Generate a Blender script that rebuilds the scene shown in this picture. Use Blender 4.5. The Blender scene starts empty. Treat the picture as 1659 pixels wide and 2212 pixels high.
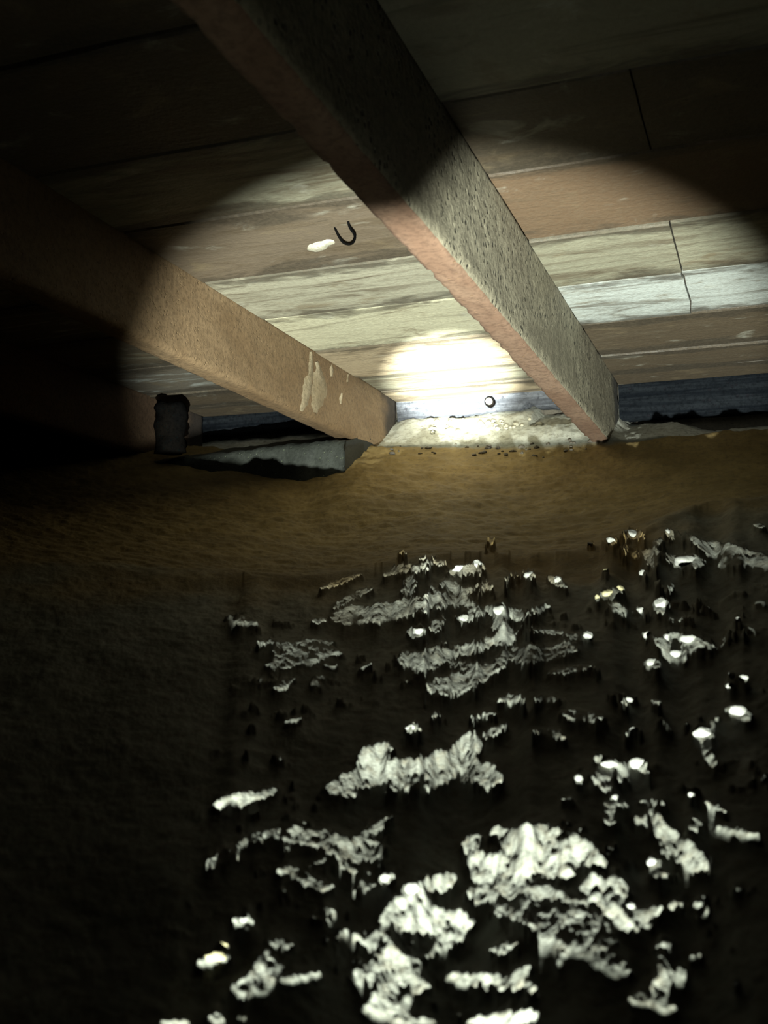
import bpy, bmesh, math, random
import numpy as np
from mathutils import Vector, Matrix

# ------------------------------------------------------------------ camera, world, torch, exposure
C = bpy.context.scene.collection
SC = bpy.context.scene
S = 0.8                    # metres per unit; a unit is the height of the ceiling above the lens
Z0 = 0.85                  # lens height above the low part of the ground, in units
FPX, CX, CY = 2300.0, 829.5, 1106.0
PITCH, YAW = math.radians(6.7691), math.radians(20.1635)

cam_d = bpy.data.cameras.new('camera')
cam_d.sensor_fit = 'VERTICAL'; cam_d.sensor_height = 36.0
cam_d.lens = 36.0 * FPX / 2212.0
cam_d.clip_start = 0.01; cam_d.clip_end = 50
cam_d.dof.use_dof = True; cam_d.dof.focus_distance = 2.6; cam_d.dof.aperture_fstop = 7.0
cam = bpy.data.objects.new('camera', cam_d); C.objects.link(cam)
cam.location = (0, 0, Z0 * S)
cam.rotation_euler = (math.pi / 2 + PITCH, 0, YAW)
SC.camera = cam

w = bpy.data.worlds.new('world'); SC.world = w; w.use_nodes = True
w.node_tree.nodes['Background'].inputs[0].default_value = (0.0, 0.0, 0.0, 1)
w.node_tree.nodes['Background'].inputs[1].default_value = 0.0
SC.view_settings.view_transform = 'Standard'; SC.view_settings.look = 'None'
SC.view_settings.gamma = 1; SC.view_settings.use_curve_mapping = False
SC.view_settings.exposure = 0.0
SC.cycles.max_bounces = 8; SC.cycles.diffuse_bounces = 2
SC.cycles.use_denoising = True

TORCH = np.array([0.0, -0.14, -0.74])          # where the hand torch is held, low in front of the photographer
AIM = np.array([-1.118, 3.754, 1.0])           # where its beam meets the ceiling

def torch_lamp(name, power, size_deg, blend, radius, aim, color):
    d = bpy.data.lights.new(name, 'SPOT'); d.energy = power; d.color = color
    d.spot_size = math.radians(size_deg); d.spot_blend = blend; d.shadow_soft_size = radius
    o = bpy.data.objects.new(name, d); C.objects.link(o)
    o.location = (TORCH[0] * S, TORCH[1] * S, (TORCH[2] + Z0) * S)
    v = Vector((aim - TORCH).tolist())
    o.rotation_euler = v.to_track_quat('-Z', 'Y').to_euler()
    return o
COOL = (0.93, 1.0, 0.93)
torch_lamp('torch_flood', 1350, 33.6, 0.38, 0.006, AIM + np.array([-0.02, 0.22, 0.0]), COOL)
torch_lamp('torch_core', 18500, 7.6, 1.0, 0.006, AIM + np.array([-0.02, 0.10, 0.0]), (0.92, 1.0, 0.96))

# ------------------------------------------------------------------ measuring helpers (units, lens at the origin)
cp, sp, cyw, syw = math.cos(PITCH), math.sin(PITCH), math.cos(YAW), math.sin(YAW)
def ray(px, py):
    dx, dy, dz = px - CX, FPX, -(py - CY)
    dy, dz = dy * cp - dz * sp, dy * sp + dz * cp
    return np.array([dx * cyw - dy * syw, dx * syw + dy * cyw, dz])
def on_ceiling(px, py, h=1.0): r = ray(px, py); return r * h / r[2]
def on_x(px, py, x): r = ray(px, py); return r * x / r[0]
def on_y(px, py, y): r = ray(px, py); return r * y / r[1]
def to_pix(X, Y, Z):
    a = X * cyw + Y * syw; b = -X * syw + Y * cyw
    d = b * cp + Z * sp; e = -b * sp + Z * cp
    d = np.maximum(d, 1e-3)
    return CX + FPX * a / d, CY - FPX * e / d
def W(p): return Vector((p[0] * S, p[1] * S, (p[2] + Z0) * S))

_tab = np.random.default_rng(7).random((256, 256))
def vnoise(x, y, seed=0):
    x = np.asarray(x, float) + seed * 17.31; y = np.asarray(y, float) + seed * 9.77
    xi = np.floor(x).astype(int); yi = np.floor(y).astype(int)
    fx = x - xi; fy = y - yi
    fx = fx * fx * (3 - 2 * fx); fy = fy * fy * (3 - 2 * fy)
    g = lambda i, j: _tab[i & 255, j & 255]
    return ((g(xi, yi) * (1 - fx) + g(xi + 1, yi) * fx) * (1 - fy) + (g(xi, yi + 1) * (1 - fx) + g(xi + 1, yi + 1) * fx) * fy) * 2 - 1
def fbm(x, y, seed=0, octv=4):
    s = 0; a = 1; t = 0
    for k in range(octv):
        s = s + a * vnoise(x * 2 ** k, y * 2 ** k, seed + k * 3); t += a; a *= 0.55
    return s / t
def sstep(a, b, x): t = np.clip((x - a) / (b - a), 0, 1); return t * t * (3 - 2 * t)
def gsmooth(A, sig, axis):
    n = int(max(1, round(sig * 3))); k = np.exp(-0.5 * (np.arange(-n, n + 1) / sig) ** 2); k /= k.sum()
    pad = [(0, 0)] * A.ndim; pad[axis] = (n, n)
    P = np.pad(A, pad, mode='edge'); out = np.zeros_like(A)
    for i, kk in enumerate(k):
        sl = [slice(None)] * A.ndim; sl[axis] = slice(i, i + A.shape[axis]); out += kk * P[tuple(sl)]
    return out

# ------------------------------------------------------------------ materials
def mat(name):
    m = bpy.data.materials.new(name); m.use_nodes = True
    nt = m.node_tree; b = nt.nodes['Principled BSDF']
    return m, nt, b
def N(nt, t, **kw):
    n = nt.nodes.new(t)
    for k, v in kw.items(): setattr(n, k, v)
    return n
def coords(nt, scale, kind='Object', loc=(0, 0, 0), rot=(0, 0, 0)):
    tc = N(nt, 'ShaderNodeTexCoord'); mp = N(nt, 'ShaderNodeMapping')
    mp.inputs['Scale'].default_value = scale; mp.inputs['Location'].default_value = loc; mp.inputs['Rotation'].default_value = rot
    nt.links.new(tc.outputs[kind], mp.inputs['Vector']); return mp.outputs[0]
def noise(nt, vec, scale, detail=4, rough=0.6, dist=0.0):
    n = N(nt, 'ShaderNodeTexNoise'); n.inputs['Scale'].default_value = scale; n.inputs['Detail'].default_value = detail
    n.inputs['Roughness'].default_value = rough; n.inputs['Distortion'].default_value = dist
    nt.links.new(vec, n.inputs['Vector']); return n.outputs['Fac']
def ramp(nt, fac, lo, hi, a=0.0, b=1.0):
    n = N(nt, 'ShaderNodeMapRange'); n.interpolation_type = 'SMOOTHSTEP'
    n.inputs['From Min'].default_value = lo; n.inputs['From Max'].default_value = hi
    n.inputs['To Min'].default_value = a; n.inputs['To Max'].default_value = b
    nt.links.new(fac, n.inputs['Value']); return n.outputs[0]
def mathn(nt, op, a, b):
    n = N(nt, 'ShaderNodeMath', operation=op)
    for i, v in enumerate((a, b)):
        if isinstance(v, (int, float)): n.inputs[i].default_value = v
        else: nt.links.new(v, n.inputs[i])
    return n.outputs[0]
def mix(nt, fac, a, b):
    n = N(nt, 'ShaderNodeMix', data_type='RGBA')
    for s, v in ((0, fac), (6, a), (7, b)):
        if isinstance(v, (int, float)): n.inputs[s].default_value = v
        elif isinstance(v, tuple): n.inputs[s].default_value = (*v, 1)
        else: nt.links.new(v, n.inputs[s])
    return n.outputs[2]
def bump(nt, b, fac, strength, dist):
    n = N(nt, 'ShaderNodeBump'); n.inputs['Strength'].default_value = strength; n.inputs['Distance'].default_value = dist
    nt.links.new(fac, n.inputs['Height']); nt.links.new(n.outputs[0], b.inputs['Normal'])

def make_board_mat():
    m, nt, b = mat('stained_board')
    oi = N(nt, 'ShaderNodeObjectInfo')
    st = noise(nt, coords(nt, (1.7, 10, 1)), 1.6, 6, 0.66, 1.6)
    st2 = noise(nt, coords(nt, (5, 8, 1), loc=(3.1, 7.7, 0)), 1.3, 5, 0.65, 0.5)
    fine = noise(nt, coords(nt, (60, 60, 60)), 2.0, 3, 0.6)
    al = oi.outputs['Alpha']                       # how stained this board is
    f1 = ramp(nt, mathn(nt, 'ADD', st, mathn(nt, 'MULTIPLY', al, 0.35)), 0.54, 0.80)
    c = mix(nt, mathn(nt, 'MULTIPLY', f1, 0.88), oi.outputs['Color'], (0.07, 0.05, 0.028))
    f2 = ramp(nt, st2, 0.58, 0.74)
    c = mix(nt, mathn(nt, 'MULTIPLY', f2, 0.5), c, (0.42, 0.42, 0.34))
    f4 = ramp(nt, st2, 0.30, 0.44, 1.0, 0.0)
    c = mix(nt, mathn(nt, 'MULTIPLY', f4, 0.65), c, (0.15, 0.115, 0.065))
    at = N(nt, 'ShaderNodeAttribute'); at.attribute_name = 'edge'
    md = noise(nt, coords(nt, (2.0, 5.0, 1), loc=(1.3, 0.4, 0)), 2.6, 5, 0.62, 1.0)
    f3 = ramp(nt, mathn(nt, 'ADD', mathn(nt, 'MULTIPLY', at.outputs['Fac'], mathn(nt, 'ADD', mathn(nt, 'MULTIPLY', al, 0.7), 0.55)), mathn(nt, 'MULTIPLY', md, 1.6)), 1.12, 1.5)
    c = mix(nt, mathn(nt, 'MULTIPLY', f3, 0.8), c, (0.035, 0.028, 0.018))
    c = mix(nt, ramp(nt, fine, 0.35, 0.7, 0.0, 0.25), c, (0.13, 0.10, 0.065))
    nt.links.new(c, b.inputs['Base Color'])
    b.inputs['Roughness'].default_value = 0.6
    bump(nt, b, mathn(nt, 'ADD', fine, mathn(nt, 'MULTIPLY', st, 1.5)), 0.5, 0.003)
    return m
def make_concrete(name, c1, c2, pit_col, pit_scale, pit_lo, streak=(1, 1, 1), bstr=0.7, spec=0.3):
    m, nt, b = mat(name)
    n1 = noise(nt, coords(nt, streak), 7, 6, 0.65, 0.4)
    n2 = noise(nt, coords(nt, (1, 1, 1), loc=(2, 5, 1)), 90, 4, 0.7)
    v = N(nt, 'ShaderNodeTexVoronoi'); v.inputs['Scale'].default_value = pit_scale
    nt.links.new(coords(nt, (1, 1, 1)), v.inputs['Vector'])
    c = mix(nt, ramp(nt, n1, 0.35, 0.68), c1, c2)
    c = mix(nt, ramp(nt, n2, 0.42, 0.68, 0.0, 0.55), c, tuple(x * 0.42 for x in c1))
    pit = mathn(nt, 'MULTIPLY', ramp(nt, v.outputs['Distance'], pit_lo * 0.5, pit_lo, 1, 0), ramp(nt, n1, 0.42, 0.55))
    c = mix(nt, mathn(nt, 'MULTIPLY', pit, 0.9), c, pit_col)
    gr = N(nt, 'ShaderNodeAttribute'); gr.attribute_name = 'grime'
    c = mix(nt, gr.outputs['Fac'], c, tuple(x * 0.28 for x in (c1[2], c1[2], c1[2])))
    nt.links.new(c, b.inputs['Base Color']); b.inputs['Roughness'].default_value = 0.75
    b.inputs['Specular IOR Level'].default_value = spec
    bump(nt, b, mathn(nt, 'SUBTRACT', mathn(nt, 'MULTIPLY', n2, 0.8), pit), bstr, 0.004)
    return m
def make_soil():
    m, nt, b = mat('crumbly_soil')
    n1 = noise(nt, coords(nt, (1, 1, 1)), 9, 5, 0.6, 0.3)
    n2 = noise(nt, coords(nt, (1, 1, 1), loc=(4, 1, 2)), 70, 4, 0.7)
    at = N(nt, 'ShaderNodeAttribute'); at.attribute_name = 'lit_pale'     # one soil, light painted in: brown where shaded, pale where lit
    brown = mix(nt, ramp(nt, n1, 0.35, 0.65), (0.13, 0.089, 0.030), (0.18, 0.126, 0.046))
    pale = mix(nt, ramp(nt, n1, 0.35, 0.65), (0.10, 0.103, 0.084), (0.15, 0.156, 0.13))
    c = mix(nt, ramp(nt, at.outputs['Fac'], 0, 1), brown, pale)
    c = mix(nt, ramp(nt, at.outputs['Fac'], 1, 2), c, mix(nt, ramp(nt, n1, 0.35, 0.65), (0.34, 0.335, 0.27), (0.46, 0.46, 0.39)))  # bank by the wall painted whiter still, as torch-lit
    c = mix(nt, ramp(nt, n2, 0.45, 0.7, 0.0, 0.5), c, (0.06, 0.045, 0.022))
    nt.links.new(c, b.inputs['Base Color']); b.inputs['Roughness'].default_value = 0.8
    b.inputs['Specular IOR Level'].default_value = 0.25
    bump(nt, b, n2, 0.6, 0.003)
    return m
M_BOARD = make_board_mat()
M_SIDE = make_concrete('pitted_concrete', (0.175, 0.155, 0.105), (0.25, 0.225, 0.155), (0.03, 0.028, 0.018), 70, 0.34, (1, 0.35, 1), 0.9)
M_SOFFIT = make_concrete('rusty_concrete', (0.15, 0.088, 0.055), (0.20, 0.13, 0.085), (0.2, 0.12, 0.06), 60, 0.18, (1, 0.4, 1), 0.4)
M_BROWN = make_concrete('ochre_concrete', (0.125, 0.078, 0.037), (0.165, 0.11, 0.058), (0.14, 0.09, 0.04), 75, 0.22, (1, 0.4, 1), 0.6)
M_TAR_SHADE = make_concrete('tarred_shaded_wall', (0.004, 0.005, 0.0065), (0.012, 0.014, 0.016), (0.01, 0.01, 0.012), 40, 0.25, (0.4, 1, 9), 0.6, 0.01)  # also paints the shade on the unlit left bay plate
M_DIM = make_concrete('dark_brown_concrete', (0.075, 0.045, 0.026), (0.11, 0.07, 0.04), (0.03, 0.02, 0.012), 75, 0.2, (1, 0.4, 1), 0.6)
M_RUN = make_concrete('ochre_lime', (0.18, 0.135, 0.075), (0.29, 0.245, 0.165), (0.2, 0.14, 0.07), 120, 0.2, (1, 1, 0.3))
M_WALL = make_concrete('blue_grey_wall', (0.018, 0.02, 0.026), (0.115, 0.12, 0.13), (0.04, 0.04, 0.05), 40, 0.25, (0.4, 1, 9), 0.6, 0.5)
M_DARK = make_concrete('dark_concrete', (0.07, 0.06, 0.045), (0.10, 0.085, 0.06), (0.05, 0.04, 0.03), 60, 0.2)
M_GREEN = make_concrete('green_grey_stone', (0.018, 0.020, 0.015), (0.030, 0.033, 0.026), (0.07, 0.08, 0.05), 60, 0.2)
M_SOIL = make_soil()
M_LIME = make_concrete('white_lime', (0.40, 0.37, 0.27), (0.50, 0.48, 0.38), (0.4, 0.36, 0.27), 90, 0.15)
M_STONE = make_concrete('pale_stone', (0.13, 0.13, 0.112), (0.19, 0.19, 0.17), (0.25, 0.23, 0.17), 220, 0.2, (1, 1, 1), 0.5)
M_STONEY = make_concrete('yellowish_stone', (0.16, 0.145, 0.075), (0.21, 0.19, 0.11), (0.25, 0.22, 0.1), 220, 0.2, (1, 1, 1), 0.5)
M_RUST = make_concrete('black_rusty_iron', (0.003, 0.003, 0.003), (0.006, 0.005, 0.004), (0.002, 0.006, 0.006), 90, 0.2, (1, 1, 1), 0.4, 0.0)

# ------------------------------------------------------------------ object helpers
def link(name, me, m, parent=None):
    o = bpy.data.objects.new(name, me); C.objects.link(o)
    for mm in (m if isinstance(m, (list, tuple)) else [m]): me.materials.append(mm)
    if parent: o.parent = parent
    return o
def tag(o, label, cat, group=None):
    o['label'] = label; o['category'] = cat
    if group: o['group'] = group
    return o
def structure(o): o['kind'] = 'structure'; return o
def mesh_from(name, V, F, smooth=False):
    me = bpy.data.meshes.new(name); me.from_pydata([tuple(v) for v in V], [], F); me.update()
    if smooth: me.polygons.foreach_set('use_smooth', [True] * len(me.polygons))
    return me
def box(x0, x1, y0, y1, z0, z1):
    V = [(x0, y0, z0), (x1, y0, z0), (x1, y1, z0), (x0, y1, z0), (x0, y0, z1), (x1, y0, z1), (x1, y1, z1), (x0, y1, z1)]
    F = [(3, 2, 1, 0), (4, 5, 6, 7), (0, 1, 5, 4), (1, 2, 6, 5), (2, 3, 7, 6), (3, 0, 4, 7)]
    return [W(v) for v in V], F

# ------------------------------------------------------------------ the ground
def build_blobs():
    # lit humps seen on the ground: x, y, half length, half height, turn, steepness
    B = '''
890 1224 36 8 -3 .7|1010 1228 32 9 -8 .8|885 1257 12 10 0 .5|880 1277 14 6 0 .6|933 1274 14 6 0 .6|975 1268 22 12 30 .6|1012 1272 14 6 0 .6|1050 1264 16 8 0 .6
920 1302 75 13 -11 .5|770 1327 48 15 -12 .28|850 1316 60 17 -6 .4|735 1255 40 6 -20 .3|760 1290 40 9 -25 .3|845 1236 20 6 -20 .4|690 1340 16 7 0 .3
1010 1308 20 10 10 .5|1045 1318 16 8 0 .5|1082 1320 26 15 25 1.|1003 1334 16 9 -10 .8|1118 1327 20 11 15 .5|1160 1315 24 8 -20 .5
902 1363 18 13 -15 .7|945 1350 20 10 -45 .5|1090 1360 26 9 40 .8|1075 1352 10 8 0 .6|1095 1378 20 8 20 .7
1000 1405 100 11 -17 .85|905 1426 42 16 10 .4|935 1401 28 7 -25 .45|1090 1388 18 9 10 .4
1165 1410 75 16 -6 .2|1200 1366 60 7 8 .25|1250 1375 22 7 0 .4|1240 1445 45 8 -8 .12
970 1478 42 20 -8 .38|1035 1456 34 16 -25 .42|1010 1440 34 7 0 .35|1080 1435 14 10 -40 .35
1100 1508 26 10 0 .45|1045 1543 26 7 -8 .4|892 1570 18 8 -12 .65|1065 1578 28 8 -30 .4|940 1540 12 6 0 .25|1180 1508 24 8 0 .12|1190 1582 30 10 10 .12
812 1628 34 20 -28 1.|860 1662 62 20 -8 1.|945 1650 62 22 -12 .85|1012 1608 30 20 -30 1.|1040 1668 40 22 25 .6|775 1682 66 18 -18 .5|742 1714 22 8 0 .4|900 1690 60 10 -8 .4
508 1726 40 15 -15 .85|572 1712 28 10 -20 .4|555 1806 48 10 -22 .25|680 1808 65 15 4 .3|775 1832 50 20 0 .42|805 1790 48 9 -38 .6|480 1850 28 12 -25 .35|645 1775 20 6 0 .25
620 1875 22 8 -10 .25|680 1905 34 12 15 .2|790 1915 22 10 -20 .25
836 1893 16 11 -20 .7|892 1920 22 16 0 1.|935 1908 48 15 -18 1.|868 1958 45 18 -20 .9|945 1988 62 22 3 1.|850 1992 32 15 0 .8|830 2052 30 17 15 .6|965 2032 58 12 -35 .5|1080 1800 14 16 0 .6
528 1988 20 10 10 .6|465 2066 28 14 -10 .7|482 2040 10 6 0 .5|545 2122 38 22 -20 .35|605 2035 28 14 10 .25|580 2088 28 12 0 .25|790 2020 24 12 0 .25|650 2105 40 10 -10 .12
852 2088 52 20 -10 .85|880 2125 46 16 0 .6|840 2168 42 18 0 .6|1040 2116 72 15 5 .95|1118 2100 36 9 -32 .5|1090 2195 60 12 -10 .95|1145 2132 12 12 0 .4|900 2205 40 10 0 .5|468 2196 16 10 0 .5|522 2196 10 10 0 .6|380 2205 30 8 0 .2|1090 2040 26 10 -15 .3
1118 1806 48 18 8 1.|1185 1832 75 18 -3 1.|1060 1866 48 20 8 1.|1205 1856 78 12 -8 1.|1130 1893 92 15 -6 .9|1018 1820 24 15 -50 .75|1255 1842 42 18 25 .7|1292 1862 18 9 0 .5|1155 1790 50 12 0 .8
1100 1925 80 18 0 .35|1180 1945 70 22 10 .3|1240 1985 60 22 25 .2|1215 2010 60 20 20 .14|1130 1975 60 14 10 .14
1318 1650 32 12 28 1.|1375 1648 27 11 5 .85|1395 1664 12 8 0 .6|1302 1678 20 10 10 .3|1312 1700 14 6 0 .2|1328 1722 8 6 0 .4|1250 1682 10 8 0 .4|1345 1735 12 6 0 .15
1408 1732 24 9 5 .55|1395 1770 26 12 5 .6|1440 1805 52 17 40 .75|1472 1836 36 20 15 .75|1505 1856 22 18 0 .75|1410 1860 13 12 0 .5|1420 1888 16 9 0 .4|1500 1780 16 14 20 .45|1545 1740 22 8 35 .2|1590 1790 40 7 12 .1|1495 1716 9 6 0 .4
1282 1918 24 22 50 .85|1338 1916 24 16 40 .7|1330 1974 48 14 45 .85|1372 1996 26 11 0 .6|1410 1966 26 10 -18 .5|1455 1954 18 10 -8 .45|1362 1958 10 8 0 .7
1290 2030 42 24 20 .2|1325 2078 34 20 15 .16|1428 2130 20 18 0 .5|1388 2160 30 14 25 .3|1460 2100 24 14 0 .2|1440 2170 24 12 0 .2
1365 1153 24 11 -4 .5|1443 1146 9 6 0 .5|1480 1160 40 9 12 .55|1424 1168 13 9 0 .5|1320 1166 14 8 0 .4|1400 1196 32 9 2 .55|1480 1210 34 14 0 .5|1535 1182 24 14 20 .5|1578 1186 38 11 14 .55|1588 1213 32 8 -5 .45|1640 1202 22 9 18 .35|1355 1184 13 5 0 .4|1410 1216 12 6 0 .3
1640 1134 13 5 8 .35|1205 1256 20 8 25 .65|1143 1238 12 8 0 .4|1105 1243 14 5 0 .4|1275 1174 8 5 0 .25|870 1190 8 4 0 .3|925 1206 16 5 0 .35|950 1213 14 5 0 .3|1060 1166 10 6 -30 .3
1314 1281 16 11 0 .5|1290 1289 7 6 0 .4|1340 1270 9 8 0 .35|1332 1312 24 10 5 .6|1362 1322 22 5 0 .35|1386 1317 14 8 20 .65|1428 1304 16 13 0 .5|1308 1232 7 6 0 .3|1388 1236 8 7 0 .3|1448 1266 6 7 0 .3|1420 1257 6 6 0 .3
1400 1370 11 8 10 .5|1424 1384 16 8 30 .6|1440 1374 9 9 0 .5|1485 1386 38 16 20 .75|1460 1413 24 12 8 .7|1410 1430 15 10 0 .45|1520 1395 20 10 0 .4|1432 1397 8 5 0 .4
1593 1340 8 8 0 .4|1586 1364 5 5 0 .3|1608 1361 5 7 0 .25|1582 1460 12 10 10 .45|1606 1465 10 7 0 .35|1577 1479 9 8 0 .35|1597 1536 25 13 18 .4|1517 1583 22 14 28 .5|1511 1546 6 6 0 .4|1548 1548 5 6 0 .3|1537 1560 6 9 0 .2|1368 1577 14 8 -5 .45|1357 1510 11 6 -10 .4|1372 1507 6 4 0 .4|1418 1513 10 5 0 .2|1540 1641 14 8 0 .35|1530 1615 8 12 0 .15|1260 1545 40 10 10 .1
650 1395 60 12 -8 .16|640 1420 60 14 -14 .18|615 1475 22 7 -20 .15|635 1552 16 5 -15 .12|700 1405 40 8 5 .14|520 1335 30 8 10 .08|585 1385 26 6 0 .1
'''
    out = []
    for t in B.replace('\n', '|').split('|'):
        v = t.split()
        if len(v) == 6: out.append([float(q) for q in v[:5]] + [float(v[5]) ** 1.5])
    return np.array(out)
BLOBS = build_blobs()
def hump_mask(px, py, wob):
    d2 = np.full(px.shape, 9.0); wt = np.zeros(px.shape)
    for cx, cy, a, b, an, wv in BLOBS:
        sel = np.nonzero((np.abs(px - cx) < 1.7 * a + 14) & (np.abs(py - cy) < 1.7 * max(a * 0.75, b) + 14))[0]
        if not len(sel): continue
        c, s = math.cos(math.radians(an)), math.sin(math.radians(an))
        dx = px[sel] - cx; dy = py[sel] - cy
        u = (dx * c + dy * s) / (a * 1.25); v = (-dx * s + dy * c) / (b * 1.3)
        q = u * u + v * v + wob[sel]
        better = q < d2[sel]
        d2[sel] = np.where(better, q, d2[sel])
        wt[sel] = np.maximum(wt[sel], wv * sstep(1.5, 0.7, q) * (0.3 + 0.9 * sstep(1.0, -0.5, v)))
    lit = sstep(1.15, 0.75, d2)
    return lit, wt

E_END = 19.45
def ground():
    az_f = np.arange(-47, 9.0001, 0.048)
    az = np.radians(np.concatenate([np.arange(-180, -60, 6), np.arange(-60, -47, 0.8), az_f, np.arange(9.8, 30, 0.9), np.arange(30, 176, 6)]))
    n = len(az)
    far = np.where(np.abs(az) < math.radians(60), 4.47 / np.maximum(np.cos(az), 0.3), 4.0)
    XR, XL, YB = 1.5, -3.35, -1.15
    with np.errstate(divide='ignore', invalid='ignore'):
        lim = np.where(np.sin(az) > 0, (XR - TORCH[0] + .05) / np.maximum(np.sin(az), 1e-6), (XL - TORCH[0] - .05) / np.minimum(np.sin(az), -1e-6))
        limb = np.where(np.cos(az) < 0, (YB - TORCH[1] - .05) / np.minimum(np.cos(az), -1e-6), 9e9)
    far = np.minimum(np.minimum(far, lim), limb)
    front = sstep(math.radians(-100), math.radians(-60), az) * sstep(math.radians(80), math.radians(40), az)
    R0, RM = 0.25, 780
    tt = np.linspace(0, 1, RM)
    Rr = R0 * (far[None, :] / R0) ** (tt[:, None] ** 0.86)
    sinA, cosA = np.sin(az)[None, :], np.cos(az)[None, :]
    X = TORCH[0] + Rr * sinA; Y = TORCH[1] + Rr * cosA
    lnR = np.log(Rr)
    speck = sstep(0.28, 0.46, fbm(az[None, :] * 75, lnR * 60, 71, 3)) * sstep(-0.05, 0.25, fbm(az[None, :] * 14, lnR * 11, 74, 3)) * sstep(-0.52, -0.40, az)[None, :] * sstep(0.05, -0.03, az)[None, :]
    wob = 0.55 * fbm(az[None, :] * 60 + 0 * lnR, lnR * 45, 1, 4) + 0.34 * vnoise(az[None, :] * 260, lnR * 190, 5)
    fine = fbm(X * 55, Y * 55, 9, 3)
    fr = front[None, :]
    e_end = E_END + 0.10 * fbm(az * 9, az * 0 + 3.3, 4, 4) - 0.75 * sstep(-0.28, -0.40, az) + 0.75 * sstep(-0.20, -0.03, az)
    crest_r = 2.62 + 0.06 * fbm(az * 7, az * 0 + 1.7, 12, 3) + 0.40 * sstep(-0.16, -0.04, az)
    gain = np.zeros(n); G = 0.56
    for it in range(3):
        E0 = e_end - gsmooth(gain[None, :], 22, 1)[0]
        E = np.zeros((RM, n)); L = np.zeros((RM, n)); Wt = np.zeros((RM, n))
        cur = np.radians(E0)
        for i in range(RM):
            r = Rr[i]
            z = TORCH[2] + r * np.tan(cur)
            act = (r > 1.0) & (r < crest_r + 0.75) & (az > -0.84) & (az < 0.16)
            if act.any():
                px, py = to_pix(X[i], Y[i], z)
                l, wv = hump_mask(px, py, wob[i])
                sk = speck[i] * sstep(2.5, 2.2, r)
                wv = np.maximum(wv, 0.16 * sk); l = np.maximum(l, 0.8 * sk)
                l = l * act; wv = wv * act
                dr = (Rr[i] - Rr[i - 1]) if i else 0
                cur = cur + G * l * wv * (0.75 + 0.9 * fine[i]).clip(0.1, 2) * dr / r
                L[i] = l; Wt[i] = wv
            E[i] = cur
        gain = np.degrees(cur) - E0
    Ed = np.degrees(E)
    # dark hollows between the humps sink below the grazing beam
    Ls = gsmooth(gsmooth(L, 3.0, 0), 3.0, 1); Ls = np.maximum(np.clip(Ls * 1.6, 0, 1), L)
    Emin = Ed.copy()
    for q in (1, 2, 4):
        Emin = np.minimum(Emin, np.minimum(np.roll(Emin, q, 1), np.roll(Emin, -q, 1)))
    Eflat = gsmooth(Emin, 6, 1)
    near = np.clip(2.2 * gsmooth(gsmooth(L, 10, 0), 14, 1), 0, 1)       # ground rises round the humps
    dip = (0.40 + 0.20 * fbm(X * 7, Y * 7, 21, 4)) * (1 - 0.6 * near) + 0.06 * fine
    Eds = gsmooth(Ed, 2.2, 1)
    surf = np.where(L > 0.5, Eds, Eflat * (1 - Ls) + Ed * Ls) - dip * (1 - Ls) * sstep(0.97, 1.07, Rr)
    amp = 0.30 + 0.9 * gsmooth(gsmooth(Wt, 4, 0), 4, 1)
    crumb = 0.05 * fine + 0.08 * vnoise(X * 75, Y * 75, 3) + 0.08 * vnoise(X * 150, Y * 150, 4) + 0.09 * vnoise(X * 300, Y * 300, 6)
    surf = surf + amp * np.clip(0.35 + Ls, 0, 1) * crumb * np.clip(1.3 / Rr, 0.4, 1.2)
    # near rim
    # crest and the shaded dip behind it, then the bank under the wall
    k = sstep(0.0, 0.10, Rr - crest_r[None, :])
    ycr = Y
    u = np.clip((Rr - crest_r[None, :]) / (4.02 / np.cos(np.clip(az, -1, 1)) - crest_r)[None, :], 0, 1.2)
    e_v = e_end[None, :] + (0.75 * sstep(-0.28, -0.40, az)[None, :] - 0.75 * sstep(-0.362, -0.42, az)[None, :]) * sstep(3.3, 3.6, Rr)
    vall = e_v - 1.0 * np.sin(np.pi * np.clip(u, 0, 1)) ** 0.8 - 0.20 * sstep(0, 0.2, u) + 0.20 * fbm(X * 6, Y * 9, 31, 4) * sstep(0, 0.2, u) * sstep(1.05, 0.75, u) + 0.12 * fbm(X * 22, Y * 40, 33, 4)
    keep = Ls * sstep(crest_r[None, :] + 0.75, crest_r[None, :] + 0.65, Rr)
    vall = np.where(Rr < crest_r[None, :] + 0.78, np.minimum(vall, Emin - 0.10), vall)
    vall = np.where(near > 0, vall * (1 - near) + np.minimum(Eflat - 0.12, np.maximum(vall, Eflat - 0.22)) * near, vall)
    surf = surf * (1 - k * (1 - keep)) + vall * k * (1 - keep)
    Z = TORCH[2] + Rr * np.tan(np.radians(surf))
    # bank by the wall
    yb = Y + 0.02 * fbm(X * 9, Y * 3, 41, 3)
    zb_left = 0.768 + (yb - 3.97) * 0.66 - 0.035 * sstep(-0.90, -0.87, X) * sstep(-0.66, -0.70, X) * sstep(4.06, 4.12, Y)
    zb_right = 0.737 + (yb - 3.97) * 0.42
    mixr = sstep(-0.60, -0.50, X)
    zb = zb_left * (1 - mixr) + zb_right * mixr
    zb = zb + 0.010 * fbm(X * 14, Y * 14, 44, 4) + 0.004 * fbm(X * 60, Y * 60, 45, 2) - 0.05 * sstep(-1.56, -1.75, X) - 0.04 * sstep(-0.36, -0.2, X)
    s = sstep(3.88, 4.0, yb)
    Z = Z * (1 - s) + zb * s
    # the gap below the wall plate
    Z = np.where(Y > 4.17, np.minimum(Z, zb - (Y - 4.17) * 0.2), Z)
    # level ground round and behind the torch
    zr = TORCH[2] - 0.10 + 0.02 * fbm(X * 5, Y * 5, 51, 4)
    a = sstep(0.25, 0.96, Rr) * fr
    Z = zr * (1 - a) + Z * a
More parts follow.
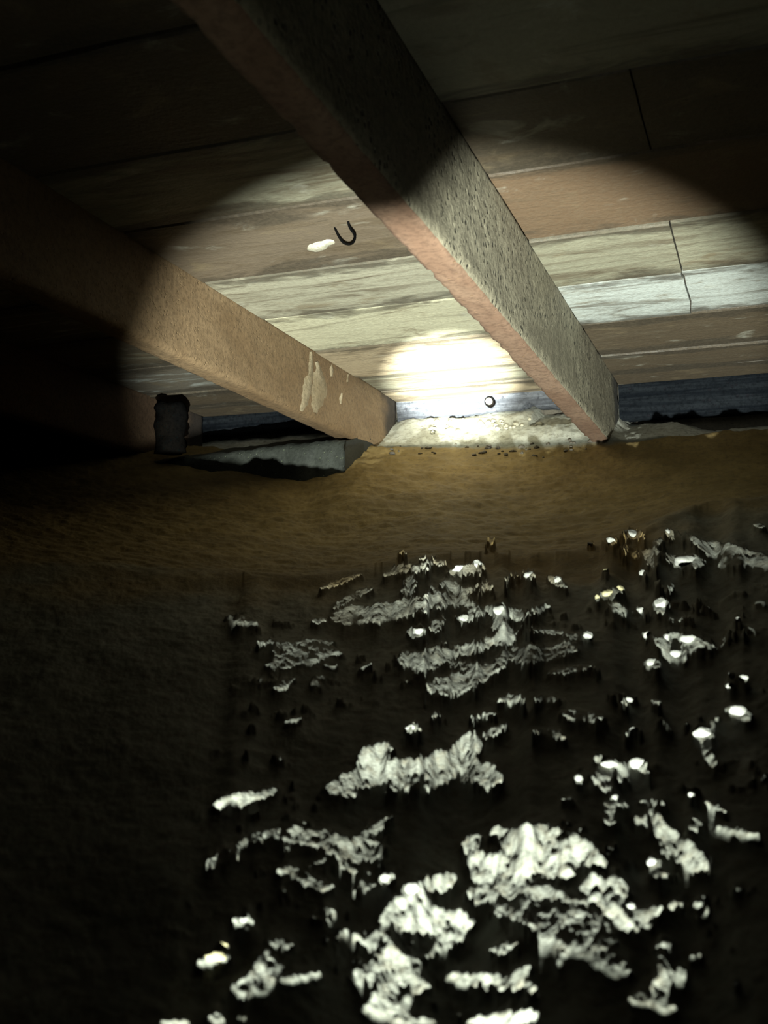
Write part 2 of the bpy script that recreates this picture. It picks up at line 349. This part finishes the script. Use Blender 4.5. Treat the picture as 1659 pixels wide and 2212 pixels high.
    sidek = (1 - fr) * sstep(1.0, 3.0, Rr)
    Z = Z + 0.3 * sidek * sstep(-1.0, 3.0, Y)
    V = np.stack([X * S, Y * S, (Z + Z0) * S], -1).reshape(-1, 3)
    cidx = len(V)
    V = np.vstack([V, [[TORCH[0] * S, TORCH[1] * S, (TORCH[2] - 0.1 + Z0) * S]]])
    i = np.arange(RM - 1)[:, None] * n; j = np.arange(n)[None, :]; j2 = (j + 1) % n
    Q = np.stack([i + j, i + j2, i + n + j2, i + n + j], -1).reshape(-1, 4)[:, ::-1]
    # leave out the back-side rows that need no such density
    me = bpy.data.meshes.new('floor')
    nq = len(Q); tri = np.stack([np.full(n, cidx), np.arange(n), (np.arange(n) + 1) % n], -1)[:, ::-1]
    me.vertices.add(len(V)); me.vertices.foreach_set('co', V.ravel())
    me.loops.add(nq * 4 + n * 3)
    me.loops.foreach_set('vertex_index', np.concatenate([Q.ravel(), tri.ravel()]).astype(np.int32))
    me.polygons.add(nq + n)
    me.polygons.foreach_set('loop_start', np.concatenate([np.arange(nq) * 4, nq * 4 + np.arange(n) * 3]).astype(np.int32))
    me.polygons.foreach_set('use_smooth', np.ones(nq + n, bool))
    me.update(calc_edges=True); me.validate()
    lit_pale = 1 - sstep(-0.35, 0.30, Rr - crest_r[None, :] + 0.3 * fbm(X * 5, Y * 5, 61, 3))
    lit_pale = np.maximum(lit_pale * 0.9, s * 2.0)  # pale foreground and bank paint in torch light, brown dip paints in shade
    at = me.attributes.new('lit_pale', 'FLOAT', 'POINT')
    at.data.foreach_set('value', np.append(lit_pale.reshape(-1), 0.8).astype(np.float32))
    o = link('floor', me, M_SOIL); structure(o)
    return az, Rr, Z
AZ, RR, ZZ = ground()
def ground_z(x, y):
    a = math.atan2(x - TORCH[0], y - TORCH[1]); r = math.hypot(x - TORCH[0], y - TORCH[1])
    j = int(np.argmin(np.abs(AZ - a))); return float(np.interp(r, RR[:, j], ZZ[:, j]))
def ground_hit(px, py):
    d = ray(px, py); d = d / np.linalg.norm(d)
    t = 0.9
    while t < 5.5:
        p = d * t
        if p[2] < ground_z(p[0], p[1]): return p
        t += 0.006
    return d * 2.5

# ------------------------------------------------------------------ ceiling: slab and boards
BX = [-0.553, -1.485, -2.417]                 # right faces of the three beams
BWID = 0.075
def slab():
    V, F = box(-3.5, 1.6, -1.3, 4.6, 1.016, 1.12)
    o = link('ceiling', mesh_from('ceiling', V, F), M_DARK); return structure(o)
CEIL = slab()
SEAMS = [-1.2, -0.84, -0.46, -0.08, 0.30, 0.68, 1.06, 1.44, 1.82, 2.16, 2.565, 2.94, 3.34, 3.74, 4.0, 4.26]
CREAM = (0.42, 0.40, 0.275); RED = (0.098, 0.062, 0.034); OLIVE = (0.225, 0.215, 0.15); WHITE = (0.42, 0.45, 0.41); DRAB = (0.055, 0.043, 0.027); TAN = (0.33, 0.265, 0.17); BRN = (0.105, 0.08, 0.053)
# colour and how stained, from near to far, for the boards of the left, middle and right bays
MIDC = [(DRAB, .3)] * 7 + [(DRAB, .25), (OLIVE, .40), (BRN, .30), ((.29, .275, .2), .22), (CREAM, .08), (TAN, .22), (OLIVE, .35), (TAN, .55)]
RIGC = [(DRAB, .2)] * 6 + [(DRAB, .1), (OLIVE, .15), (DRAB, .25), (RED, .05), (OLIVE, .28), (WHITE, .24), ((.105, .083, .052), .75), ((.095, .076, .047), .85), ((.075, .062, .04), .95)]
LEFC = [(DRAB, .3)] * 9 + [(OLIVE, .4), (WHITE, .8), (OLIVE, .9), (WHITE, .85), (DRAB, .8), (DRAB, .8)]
rng = np.random.default_rng(5)
def board(x0, x1, y0, y1, col, stain, jag0=None, jag1=None):
    gap = 0.0022
    y0 += gap; y1 -= gap; x0 += 0.0015; x1 -= 0.0015
    nx, ny = max(4, int((x1 - x0) / 0.05)), 10
    zb = 1.0 + rng.uniform(-0.004, 0.004)
    vs = []; ed = []
    ys = [0, .015, .05, .12, .3, .5, .7, .88, .95, .985, 1]
    sd = rng.integers(100)
    for i in range(nx + 1):
        for j in range(ny + 1):
            t = ys[j]
            xx = x0 + (x1 - x0) * i / nx
            if jag0 is not None and i == 0: xx += jag0(t)
            if jag1 is not None and i == nx: xx += jag1(t)
            yy = y0 + (y1 - y0) * t
            wav = 0.004 * float(vnoise(xx * 9, yy * 2, int(sd)))
            if j in (0, ny): yy += wav * 0.5
            z = zb + 0.0018 * float(vnoise(xx * 5, yy * 6, int(sd) + 2)) + (0.004 if j in (0, ny) else 0)
            vs.append((xx, yy, z)); ed.append(max(0.0, 1 - min(t, 1 - t) / 0.32))
    nb = len(vs); F = []
    for i in range(nx):
        for j in range(ny):
            a = i * (ny + 1) + j; F.append((a, a + 1, a + ny + 2, a + ny + 1))
    rim = [i * (ny + 1) for i in range(nx + 1)] + [nx * (ny + 1) + j for j in range(1, ny + 1)] + [i * (ny + 1) + ny for i in range(nx - 1, -1, -1)] + [j for j in range(ny - 1, 0, -1)]
    for q in rim: vs.append((vs[q][0], vs[q][1], 1.0165)); ed.append(1.0)
    m = len(rim)
    for k in range(m):
        k2 = (k + 1) % m; F.append((rim[k], rim[k2], nb + k2, nb + k))
    F.append(tuple(range(nb, nb + m)))
    me = mesh_from('ceiling_board', [W(v) for v in vs], F)
    at = me.attributes.new('edge', 'FLOAT', 'POINT'); at.data.foreach_set('value', np.array(ed, np.float32))
    o = link('ceiling_board', me, M_BOARD, CEIL)
    v = 1 + rng.uniform(-0.07, 0.07)
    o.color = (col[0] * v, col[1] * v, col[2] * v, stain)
    return o
def bays():
    for i in range(len(SEAMS) - 1):
        y0, y1 = SEAMS[i], SEAMS[i + 1]
        dl, dr = rng.uniform(-0.01, 0.01, 2) if i > 0 else (0, 0)
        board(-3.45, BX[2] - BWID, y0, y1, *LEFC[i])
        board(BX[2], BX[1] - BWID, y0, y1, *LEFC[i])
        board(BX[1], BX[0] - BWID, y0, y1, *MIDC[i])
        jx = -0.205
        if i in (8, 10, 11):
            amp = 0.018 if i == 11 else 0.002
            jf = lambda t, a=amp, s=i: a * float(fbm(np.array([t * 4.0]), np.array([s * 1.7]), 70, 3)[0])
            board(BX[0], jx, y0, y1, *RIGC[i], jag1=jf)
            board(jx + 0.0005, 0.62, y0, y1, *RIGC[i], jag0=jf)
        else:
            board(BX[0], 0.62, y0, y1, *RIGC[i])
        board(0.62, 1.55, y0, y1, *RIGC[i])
bays()

# ------------------------------------------------------------------ walls
def wall(name, x0, x1, y0, y1, z0, z1, m):
    V, F = box(x0, x1, y0, y1, z0, z1); return structure(link(name, mesh_from(name, V, F), m))
wall('wall_back', -3.5, 1.6, 4.30, 4.42, -0.9, 1.02, M_DARK)
wall('wall_left', -3.5, -3.38, -1.3, 4.30, -1.0, 1.02, M_DARK)
wall('wall_right', 1.5, 1.6, -1.3, 4.30, -1.0, 1.02, M_DARK)
wall('wall_front', -3.38, 1.5, -1.3, -1.2, -1.0, 1.02, M_DARK)
def wall_plate(name, x0, x1, zbot, m):
    # the face under the ceiling, rough along its lower edge
    nx, nz = 90, 8; vs = []; F = []
    for i in range(nx + 1):
        x = x0 + (x1 - x0) * i / nx
        zb = zbot(x) + 0.006 * float(fbm(np.array([x * 14]), np.array([2.2]), 80, 3)[0])
        for j in range(nz + 1):
            t = j / nz
            vs.append((x, 4.20 + 0.008 * float(fbm(np.array([x * 4]), np.array([t * 3.0]), 82, 3)[0]) + 0.012 * (1 - t) ** 3, zb + (1.012 - zb) * t))
    nf = len(vs)
    for i in range(nx + 1): vs.append((vs[i * (nz + 1)][0], 4.30, vs[i * (nz + 1)][2] + 0.004))
    for i in range(nx):
        for j in range(nz):
            a = i * (nz + 1) + j; F.append((a, a + nz + 1, a + nz + 2, a + 1))
        F.append((i * (nz + 1), nf + i, nf + i + 1, (i + 1) * (nz + 1)))
    o = link(name, mesh_from(name, [W(v) for v in vs], F, True), m); return structure(o)
wall_plate('trim_3', -3.38, BX[1] - BWID, lambda x: 0.918, M_TAR_SHADE)  # plate here is only unlit, its shade is painted as dark colour
wall_plate('trim_1', BX[1], BX[0] - BWID, lambda x: 0.918 + 0.014 * float(sstep(-1.3, -1.0, np.array(x))) + 0.022 * math.exp(-((x + 0.915) / 0.022) ** 2), M_WALL)
wall_plate('trim_2', BX[0], 1.5, lambda x: 0.858, M_TAR_SHADE)

# ------------------------------------------------------------------ beams
def beam(xr, hbot, y0, y1, ms, mb, seed, wid=BWID, end_drop=0.0):
    ny = 300; ns, nb = 16, 6
    prof = [(xr, 1.012 - (1.012 - hbot) * k / ns) for k in range(ns + 1)] + [(xr - wid * k / nb, hbot) for k in range(1, nb + 1)] + [(xr - wid, hbot + (1.012 - hbot) * k / ns) for k in range(1, ns + 1)]
    vs = []; npf = len(prof)
    P = np.array(prof); K = np.arange(npf)
    for i in range(ny + 1):
        y = y0 + (y1 - y0) * i / ny
        dn = 0.0028 * fbm(K * 0.55, np.full(npf, y * 14.0), seed, 4) + 0.002 * vnoise(K * 1.9, np.full(npf, y * 60.0), seed + 5)
        for k in range(npf):
            x, z = P[k]
            arris = k in (ns, ns + nb)
            chip = 0.006 * max(0.0, float(dn[k]) / 0.004) if arris else 0
            if k <= ns: x += dn[k]
            elif k <= ns + nb: z += dn[k] * 0.6
            else: x -= dn[k]
            if k == ns: x -= 0.004 + chip; z += 0.004 + chip
            if k == ns + nb: x += 0.003 + chip; z += 0.003 + chip
            vs.append((x, y, z))
    F = []; mi = []
    for i in range(ny):
        for k in range(npf - 1):
            a = i * npf + k; F.append((a, a + 1, a + npf + 1, a + npf)); mi.append(1 if ns <= k < ns + nb else 0)
    F.append(tuple(range(npf - 1, -1, -1))); mi.append(0)
    F.append(tuple(range(ny * npf, ny * npf + npf))); mi.append(0)
    for i in range(ny):
        F.append((i * npf + npf - 1, i * npf, (i + 1) * npf, (i + 1) * npf + npf - 1)); mi.append(0)
    me = mesh_from('concrete_beam', [W(v) for v in vs], F, False)
    me.polygons.foreach_set('material_index', np.array(mi, np.int32)); me.update()
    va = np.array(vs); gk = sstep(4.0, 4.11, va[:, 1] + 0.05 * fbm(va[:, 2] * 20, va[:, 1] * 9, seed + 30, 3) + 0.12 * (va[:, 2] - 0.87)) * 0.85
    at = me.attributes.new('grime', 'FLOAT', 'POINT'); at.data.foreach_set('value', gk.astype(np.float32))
    me.polygons.foreach_set('use_smooth', [True] * len(me.polygons))
    o = link('concrete_beam', me, [ms, mb])
    return o
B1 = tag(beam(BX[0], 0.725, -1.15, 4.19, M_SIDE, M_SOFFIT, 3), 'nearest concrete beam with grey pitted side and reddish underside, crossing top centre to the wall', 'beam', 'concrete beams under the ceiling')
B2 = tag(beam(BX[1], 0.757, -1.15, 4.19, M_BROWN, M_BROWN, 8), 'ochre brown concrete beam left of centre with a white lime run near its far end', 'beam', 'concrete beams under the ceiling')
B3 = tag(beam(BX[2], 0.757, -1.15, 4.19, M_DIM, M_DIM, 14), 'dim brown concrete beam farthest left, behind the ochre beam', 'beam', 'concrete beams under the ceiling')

# ------------------------------------------------------------------ small geometry builders
def lump(name, center, rx, ry, rz, seed, m, parent=None, level=3, rough=0.35, angular=False, rot=0.0, tilt=0.0):
    bm = bmesh.new(); bmesh.ops.create_icosphere(bm, subdivisions=level, radius=1.0)
    r = random.Random(seed)
    planes = [(Vector((r.gauss(0, 1), r.gauss(0, 1), r.gauss(0, 1))).normalized(), r.uniform(0.55, 0.85)) for _ in range(9 if angular else 5)]
    R = Matrix.Rotation(rot, 3, 'Z') @ Matrix.Rotation(tilt, 3, 'Y')
    for v in bm.verts:
        p = v.co.copy()
        for nrm, dd in planes:
            q = p.dot(nrm)
            if q > dd: p -= nrm * (q - dd) * (1.0 if angular else 0.8)
        h = float(fbm(np.array([p.x * 1.6 + p.z * 1.1]), np.array([p.y * 1.6 - p.z * 0.9]), seed % 97, 3)[0])
        p *= 1 + rough * h * (0.5 if angular else 1.0)
        p = R @ Vector((p.x * rx, p.y * ry, p.z * rz))
        v.co = p
    me = bpy.data.meshes.new(name); bm.to_mesh(me); bm.free()
    if not angular: me.polygons.foreach_set('use_smooth', [True] * len(me.polygons))
    o = link(name, me, m, parent); o.location = W(center)
    return o
def tube(name, pts, rad, m, parent=None, sides=8):
    cu = bpy.data.curves.new(name, 'CURVE'); cu.dimensions = '3D'; cu.bevel_depth = rad * S; cu.bevel_resolution = 2; cu.use_fill_caps = True
    s = cu.splines.new('NURBS'); s.points.add(len(pts) - 1); s.use_endpoint_u = True; s.order_u = 3
    for q, p in zip(s.points, pts): q.co = (*W(p), 1)
    tmp = bpy.data.objects.new(name, cu); C.objects.link(tmp)
    dg = bpy.context.evaluated_depsgraph_get(); me = bpy.data.meshes.new_from_object(tmp.evaluated_get(dg))
    bpy.data.objects.remove(tmp); me.materials.clear()
    return link(name, me, m, parent)

# lime run on the ochre beam
def lime_run():
    def strip(pts, name, seed):
        vs = []; F = []
        for q, (px, py, hw) in enumerate(pts):
            c = on_x(px, py, BX[1])
            for k in range(5):
                t = k / 4 * 2 - 1
                vs.append((BX[1] + 0.0075 * (1 - t * t) - 0.003 + 0.002 * rng.uniform(-1, 1), c[1] + t * hw * (0.8 + 0.4 * rng.random()), c[2] + 0.003 * rng.uniform(-1, 1)))
        for q in range(len(pts) - 1):
            for k in range(4):
                a = q * 5 + k; F.append((a, a + 1, a + 6, a + 5))
        return link(name, mesh_from(name, [W(v) for v in vs], F, True), M_RUN, B2)
    a = strip([(672, 762, .012), (673, 785, .03), (669, 815, .04), (663, 845, .045), (657, 872, .035), (652, 888, .012)], 'lime_run', 1); a['label'] = 'pale lime run'
    strip([(684, 782, .012), (691, 800, .04), (692, 820, .075), (689, 845, .085), (684, 870, .06), (680, 892, .02)], 'lime_run', 2)
    strip([(716, 790, .012), (717, 800, .03), (716, 814, .012)], 'lime_run', 3)
    strip([(752, 808, .006), (751, 815, .014), (749, 826, .006)], 'lime_run', 4)
    strip([(738, 850, .006), (737, 858, .012), (735, 872, .005)], 'lime_run', 5)
lime_run()

# patch and wire on the middle bay ceiling
def patch():
    p = on_ceiling(690, 530)
    o = lump('plaster_patch', (p[0], p[1], 1.0), 0.045 * S, 0.028 * S, 0.006 * S, 4, M_LIME, CEIL, 3, 0.5, rot=-0.6)
    a, b, c, d, e = [on_ceiling(*q) for q in ((752, 478), (770, 495), (760, 520), (735, 512), (722, 490))]
    z = 0.988
    pts = [(a[0], a[1], 1.003), (a[0], a[1], z), (b[0], b[1], z - .006), (c[0], c[1], z), (d[0], d[1], z - .002), (e[0], e[1], 1.003)]
    w_ = tube('bent_wire', pts, 0.0032, M_RUST)
    tag(w_, 'bent black wire loop hanging from the ceiling left of the nearest beam', 'wire')
patch()

# round pipe end on the wall
def stub():
    p = on_y(1058, 868, 4.19)
    e = bpy.data.objects.new('pipe_stub', None); C.objects.link(e); e.location = W((p[0], 4.2, p[2])); e.empty_display_size = 0.02
    tag(e, 'small round pipe end poking from the blue grey wall under the bright spot', 'pipe')
    def ring(name, r0, r1, y0, y1, m):
        vs = []; F = []; n = 24
        for k in range(n):
            a = 2 * math.pi * k / n
            for (r, y) in ((r1, y1), (r1, y0), (r0, y0), (r0, y0 + .012)):
                vs.append(Vector((math.cos(a) * r, y, math.sin(a) * r)) * S)
        for k in range(n):
            k2 = (k + 1) % n
            for q in range(3): F.append((k * 4 + q, k2 * 4 + q, k2 * 4 + q + 1, k * 4 + q + 1))
        F.append(tuple(k * 4 + 3 for k in range(n)))
        link(name, mesh_from(name, vs, F), m, e)
    ring('shadow_ring', 0.013, 0.0215, -0.016, 0.02, M_RUST)  # black ring painted in as the shadow round the plug
    ring('plug', 0.006, 0.0135, -0.026, 0.01, M_LIME)
stub()
def nail():
    a, b = on_y(1518, 780, 4.19), on_y(1530, 812, 4.19)
    o = tube('iron_spike', [(a[0], 4.215, a[2]), (a[0], 4.17, a[2]), (b[0], 4.165, b[2])], 0.006, M_RUST)
    tag(o, 'short black bent spike on the far wall right of the nearest beam', 'spike')
# footing block under the ochre beam and the post beside it
def footing():
    x0, x1, y0, y1, z0, z1 = -2.36, -1.487, 3.62, 4.14, 0.50, 0.742
    nx, prof = 70, [(y0 + .012, z0), (y0, z0 + .10), (y0 - .004, z1 - .06), (y0, z1 - .03), (y0 + .008, z1 - .012), (y0 + .03, z1 - .002), (y0 + .08, z1 + .010), (y0 + .15, z1 + .03), (y0 + .22, z1 + .05), (y0 + .30, z1 + .07), (y0 + .38, z1 + .085), (y1, z1 + .10), (y1, z0)]
    vs = []; F = []; m = len(prof)
    for i in range(nx + 1):
        x = x0 + (x1 - x0) * i / nx
        for k, (y, z) in enumerate(prof):
            h = float(fbm(np.array([x * 26]), np.array([k * 0.9]), 90, 4)[0])
            lean = 0.05 * max(0.0, (-1.7 - x)) if k > 1 else 0
            vs.append((x + (0.01 * h if 0 < i else 0), y + 0.012 * h, z + (0.016 * h - lean if 0 < k < m - 1 else 0)))
    for i in range(nx):
        for k in range(m):
            k2 = (k + 1) % m; F.append((i * m + k, (i + 1) * m + k, (i + 1) * m + k2, i * m + k2))
    F.append(tuple(range(m - 1, -1, -1))); F.append(tuple(range(nx * m, nx * m + m)))
    tag(link('footing_block', mesh_from('footing_block', [W(v) for v in vs], F, True), M_GREEN), 'greenish grey stone footing block under the far end of the ochre beam', 'block')
footing()
def post():
    e = on_y(368, 935, 3.60)
    n = 16; vs = []; F = []; rows = 12
    for i in range(rows + 1):
        z = e[2] - 0.08 + 0.20 * i / rows
        for k in range(n):
            a = 2 * math.pi * k / n
            r = 0.058 * (1 + 0.10 * math.sin(2 * a + 1) + 0.28 * float(vnoise(np.array([k * 0.8]), np.array([i * 0.5]), 5)[0])) * (1.0 if i < rows - 1 else (0.9 if i == rows - 1 else 0.7))
            vs.append((e[0] + math.cos(a) * r, 3.60 + math.sin(a) * r, z + 0.012 * math.sin(a * 2 + 0.6) * (i / rows)))
    for i in range(rows):
        for k in range(n): F.append((i * n + k, i * n + (k + 1) % n, (i + 1) * n + (k + 1) % n, (i + 1) * n + k))
    F.append(tuple(range(n - 1, -1, -1))); F.append(tuple(range(rows * n, rows * n + n)))
    tag(link('post_stump', mesh_from('post_stump', [W(v) for v in vs], F, True), M_RUST), 'short black post stump in the shadows at the left end of the greenish block', 'post')
post()

# ------------------------------------------------------------------ loose stones
STONES = [
 (993, 1228, 19, 8, 0, 'bright flat stone on the crest, touching a squarer stone at its right'),
 (1029, 1220, 14, 12, 1, 'bright squarish white stone on the crest, right of a flat one'),
 (1080, 1319, 17, 12, 0, 'brightest white clod of the middle ground, below the squarish crest stone'),
 (1142, 1240, 11, 8, 0, 'small rounded pale stone alone on the crest, right of the squarish one'),
 (1205, 1252, 12, 8, 1, 'jagged pale stone on the crest with a greenish tail of crumbs'),
 (1365, 1154, 21, 11, 0, 'smooth rounded pale stone at the left end of the far right stone patch'),
 (1443, 1147, 8, 6, 1, 'small angular stone standing at the top of the far right patch'),
 (1480, 1211, 28, 13, 0, 'broad pale boulder, largest of the far right patch'),
 (1320, 1167, 12, 8, 1, 'small dim stone just left of the smooth rounded one'),
 (1275, 1175, 7, 5, 0, 'tiny pinkish stone on brown earth left of the far right patch'),
 (1314, 1282, 15, 11, 0, 'bright stone with a yellow stain, in the group left of the triangular stone'),
 (1340, 1271, 9, 8, 0, 'small grey stone just right of the yellow stained stone'),
 (1290, 1290, 6, 6, 0, 'tiny round white stone just left of the yellow stained stone'),
 (1428, 1304, 15, 14, 1, 'pale triangular pointed stone alone on black ground at right'),
 (1386, 1318, 13, 8, 1, 'wedge shaped pale stone left of the triangular one'),
 (1308, 1233, 6, 5, 0, 'tiny yellowish pebble above the yellow stained stone'),
 (1388, 1237, 7, 7, 0, 'small grey pebble below the broad pale boulder'),
 (1270, 1374, 11, 11, 0, 'round grey stone at the right end of a faint streak, centre right'),
 (1400, 1371, 11, 8, 1, 'pale stone at the left tip of the white cluster at right'),
 (1440, 1375, 9, 9, 1, 'narrow upright stone in the middle of the white cluster at right'),
 (1490, 1380, 22, 14, 1, 'largest jagged chunk of the white cluster at right'),
 (1458, 1413, 18, 12, 0, 'lowest broad lump of the white cluster at right'),
 (1410, 1431, 13, 10, 0, 'dim greenish stone below and left of the white cluster'),
 (1593, 1340, 8, 8, 1, 'small pointed stone near the right edge, top of the edge stones'),
 (1582, 1460, 11, 10, 1, 'squarish pinkish white stone near the right edge, in a tight group'),
 (1606, 1465, 10, 7, 0, 'grey stone on the right of the squarish pinkish one'),
 (1577, 1480, 9, 7, 0, 'rounded stone under the squarish pinkish one'),
 (1597, 1537, 24, 13, 0, 'smooth oval grey stone near the right edge'),
 (1517, 1583, 20, 14, 0, 'white lumpy stone lower left of the smooth oval one'),
 (1368, 1578, 12, 8, 1, 'pale four pointed stone alone on black ground, left of the white lumpy stone'),
 (1357, 1511, 10, 6, 0, 'small pale pebble pair member alone above the four pointed stone'),
 (1318, 1650, 28, 12, 0, 'bright ribbed white stone, left of a pair in the lower right'),
 (1376, 1649, 22, 11, 0, 'crumbly white stone, right of a pair in the lower right'),
 (892, 1571, 15, 7, 0, 'single pale stone alone on dark ground above the long bright ridge'),
 (903, 1364, 15, 11, 0, 'speckled round clod between two bright streaks, left of centre'),
 (1003, 1335, 13, 8, 0, 'pale clod below the upper bright streak, left of the brightest clod'),
 (1250, 1682, 8, 8, 0, 'small greenish stone left of the bright ribbed one'),
 (1362, 1958, 10, 8, 0, 'bright round pebble beside the right hand streak in the near ground'),
 (1410, 1861, 11, 11, 0, 'round pebble at the lower left of the big speckled patch at right'),
 (836, 1894, 14, 10, 0, 'greenish white clod alone, upper left of the left hand bright patch'),
 (892, 1918, 15, 14, 0, 'glaring round clod at the top of the left hand bright patch'),
 (465, 2066, 20, 11, 0, 'pale yellowish clod in the dark lower left'),
 (482, 2041, 9, 6, 0, 'small stone just above the pale yellowish clod in the lower left'),
 (528, 1988, 12, 8, 0, 'small glinting stone above the two lower left clods'),
 (1328, 1722, 7, 6, 0, 'tiny pebble on dark ground below the bright ribbed stone'),
 (1495, 1716, 8, 6, 0, 'tiny pinkish pebble above the big speckled patch at right'),
]
def stones():
    for q, (px, py, a, b, ang, lab) in enumerate(STONES):
        p = ground_hit(px, py + b * 0.4)
        d = float(np.linalg.norm(p)) / FPX
        rx = a * d * 0.98; rz = b * d * 1.0
        o = lump('stone', (p[0], p[1], p[2] + rz * 0.30), rx * S, (rx + rz) * 0.45 * S, rz * S, 200 + q * 7, M_STONEY if 'yellow' in lab else M_STONE, None, 3, 0.32, ang == 1, rot=YAW + 0.25 * math.sin(q * 2.3), tilt=0.2 * math.sin(q * 1.7))
        tag(o, lab, 'stone', 'loose pale stones on the ground')
stones()
nail()

# crumbs along the gap under the wall and along the lip of the bank
def crumbs(name, label, spots, m, seed):
    r = random.Random(seed); bm = bmesh.new()
    for (x, y, z, rad) in spots:
        t = bmesh.new(); bmesh.ops.create_icosphere(t, subdivisions=2, radius=1.0)
        sc = Vector((rad * r.uniform(.9, 1.5), rad * r.uniform(.7, 1.1), rad * r.uniform(.6, 1.0))) * S
        ph = r.uniform(0, 50); off = len(bm.verts)
        new = {}
        for v in t.verts:
            k = 1 + 0.45 * float(vnoise(np.array([v.co.x * 1.7 + ph]), np.array([v.co.y * 1.7 + v.co.z * 1.3]), seed)[0])
            new[v.index] = bm.verts.new(W((x, y, z)) + Vector((v.co.x * sc.x, v.co.y * sc.y, v.co.z * sc.z)) * k)
        for f in t.faces: bm.faces.new([new[v.index] for v in f.verts]).smooth = True
        t.free()
    me = bpy.data.meshes.new(name); bm.to_mesh(me); bm.free()
    o = tag(link(name, me, m), label, 'crumbs'); o['kind'] = 'stuff'; return o
def all_crumbs():
    r = random.Random(11); sp = []
    for k in range(46):
        x = -1.36 + 0.50 * r.random() ** 0.8; y = r.uniform(4.05, 4.16)
        sp.append((x, y, ground_z(x, y) + 0.004, r.uniform(0.004, 0.012)))
    crumbs('mortar_crumbs', 'white mortar crumbs in the gap below the blue grey wall', sp, M_LIME, 3)
    sp = []
    for k in range(44):
        x = r.uniform(-1.4, -0.62); y = 3.90 + r.uniform(-0.07, 0.05)
        sp.append((x, y, ground_z(x, y) + 0.002, r.uniform(0.003, 0.009)))
    crumbs('earth_crumbs', 'brown earth crumbs along the lip of the bank between the two beams', sp, M_DARK, 6)
all_crumbs()
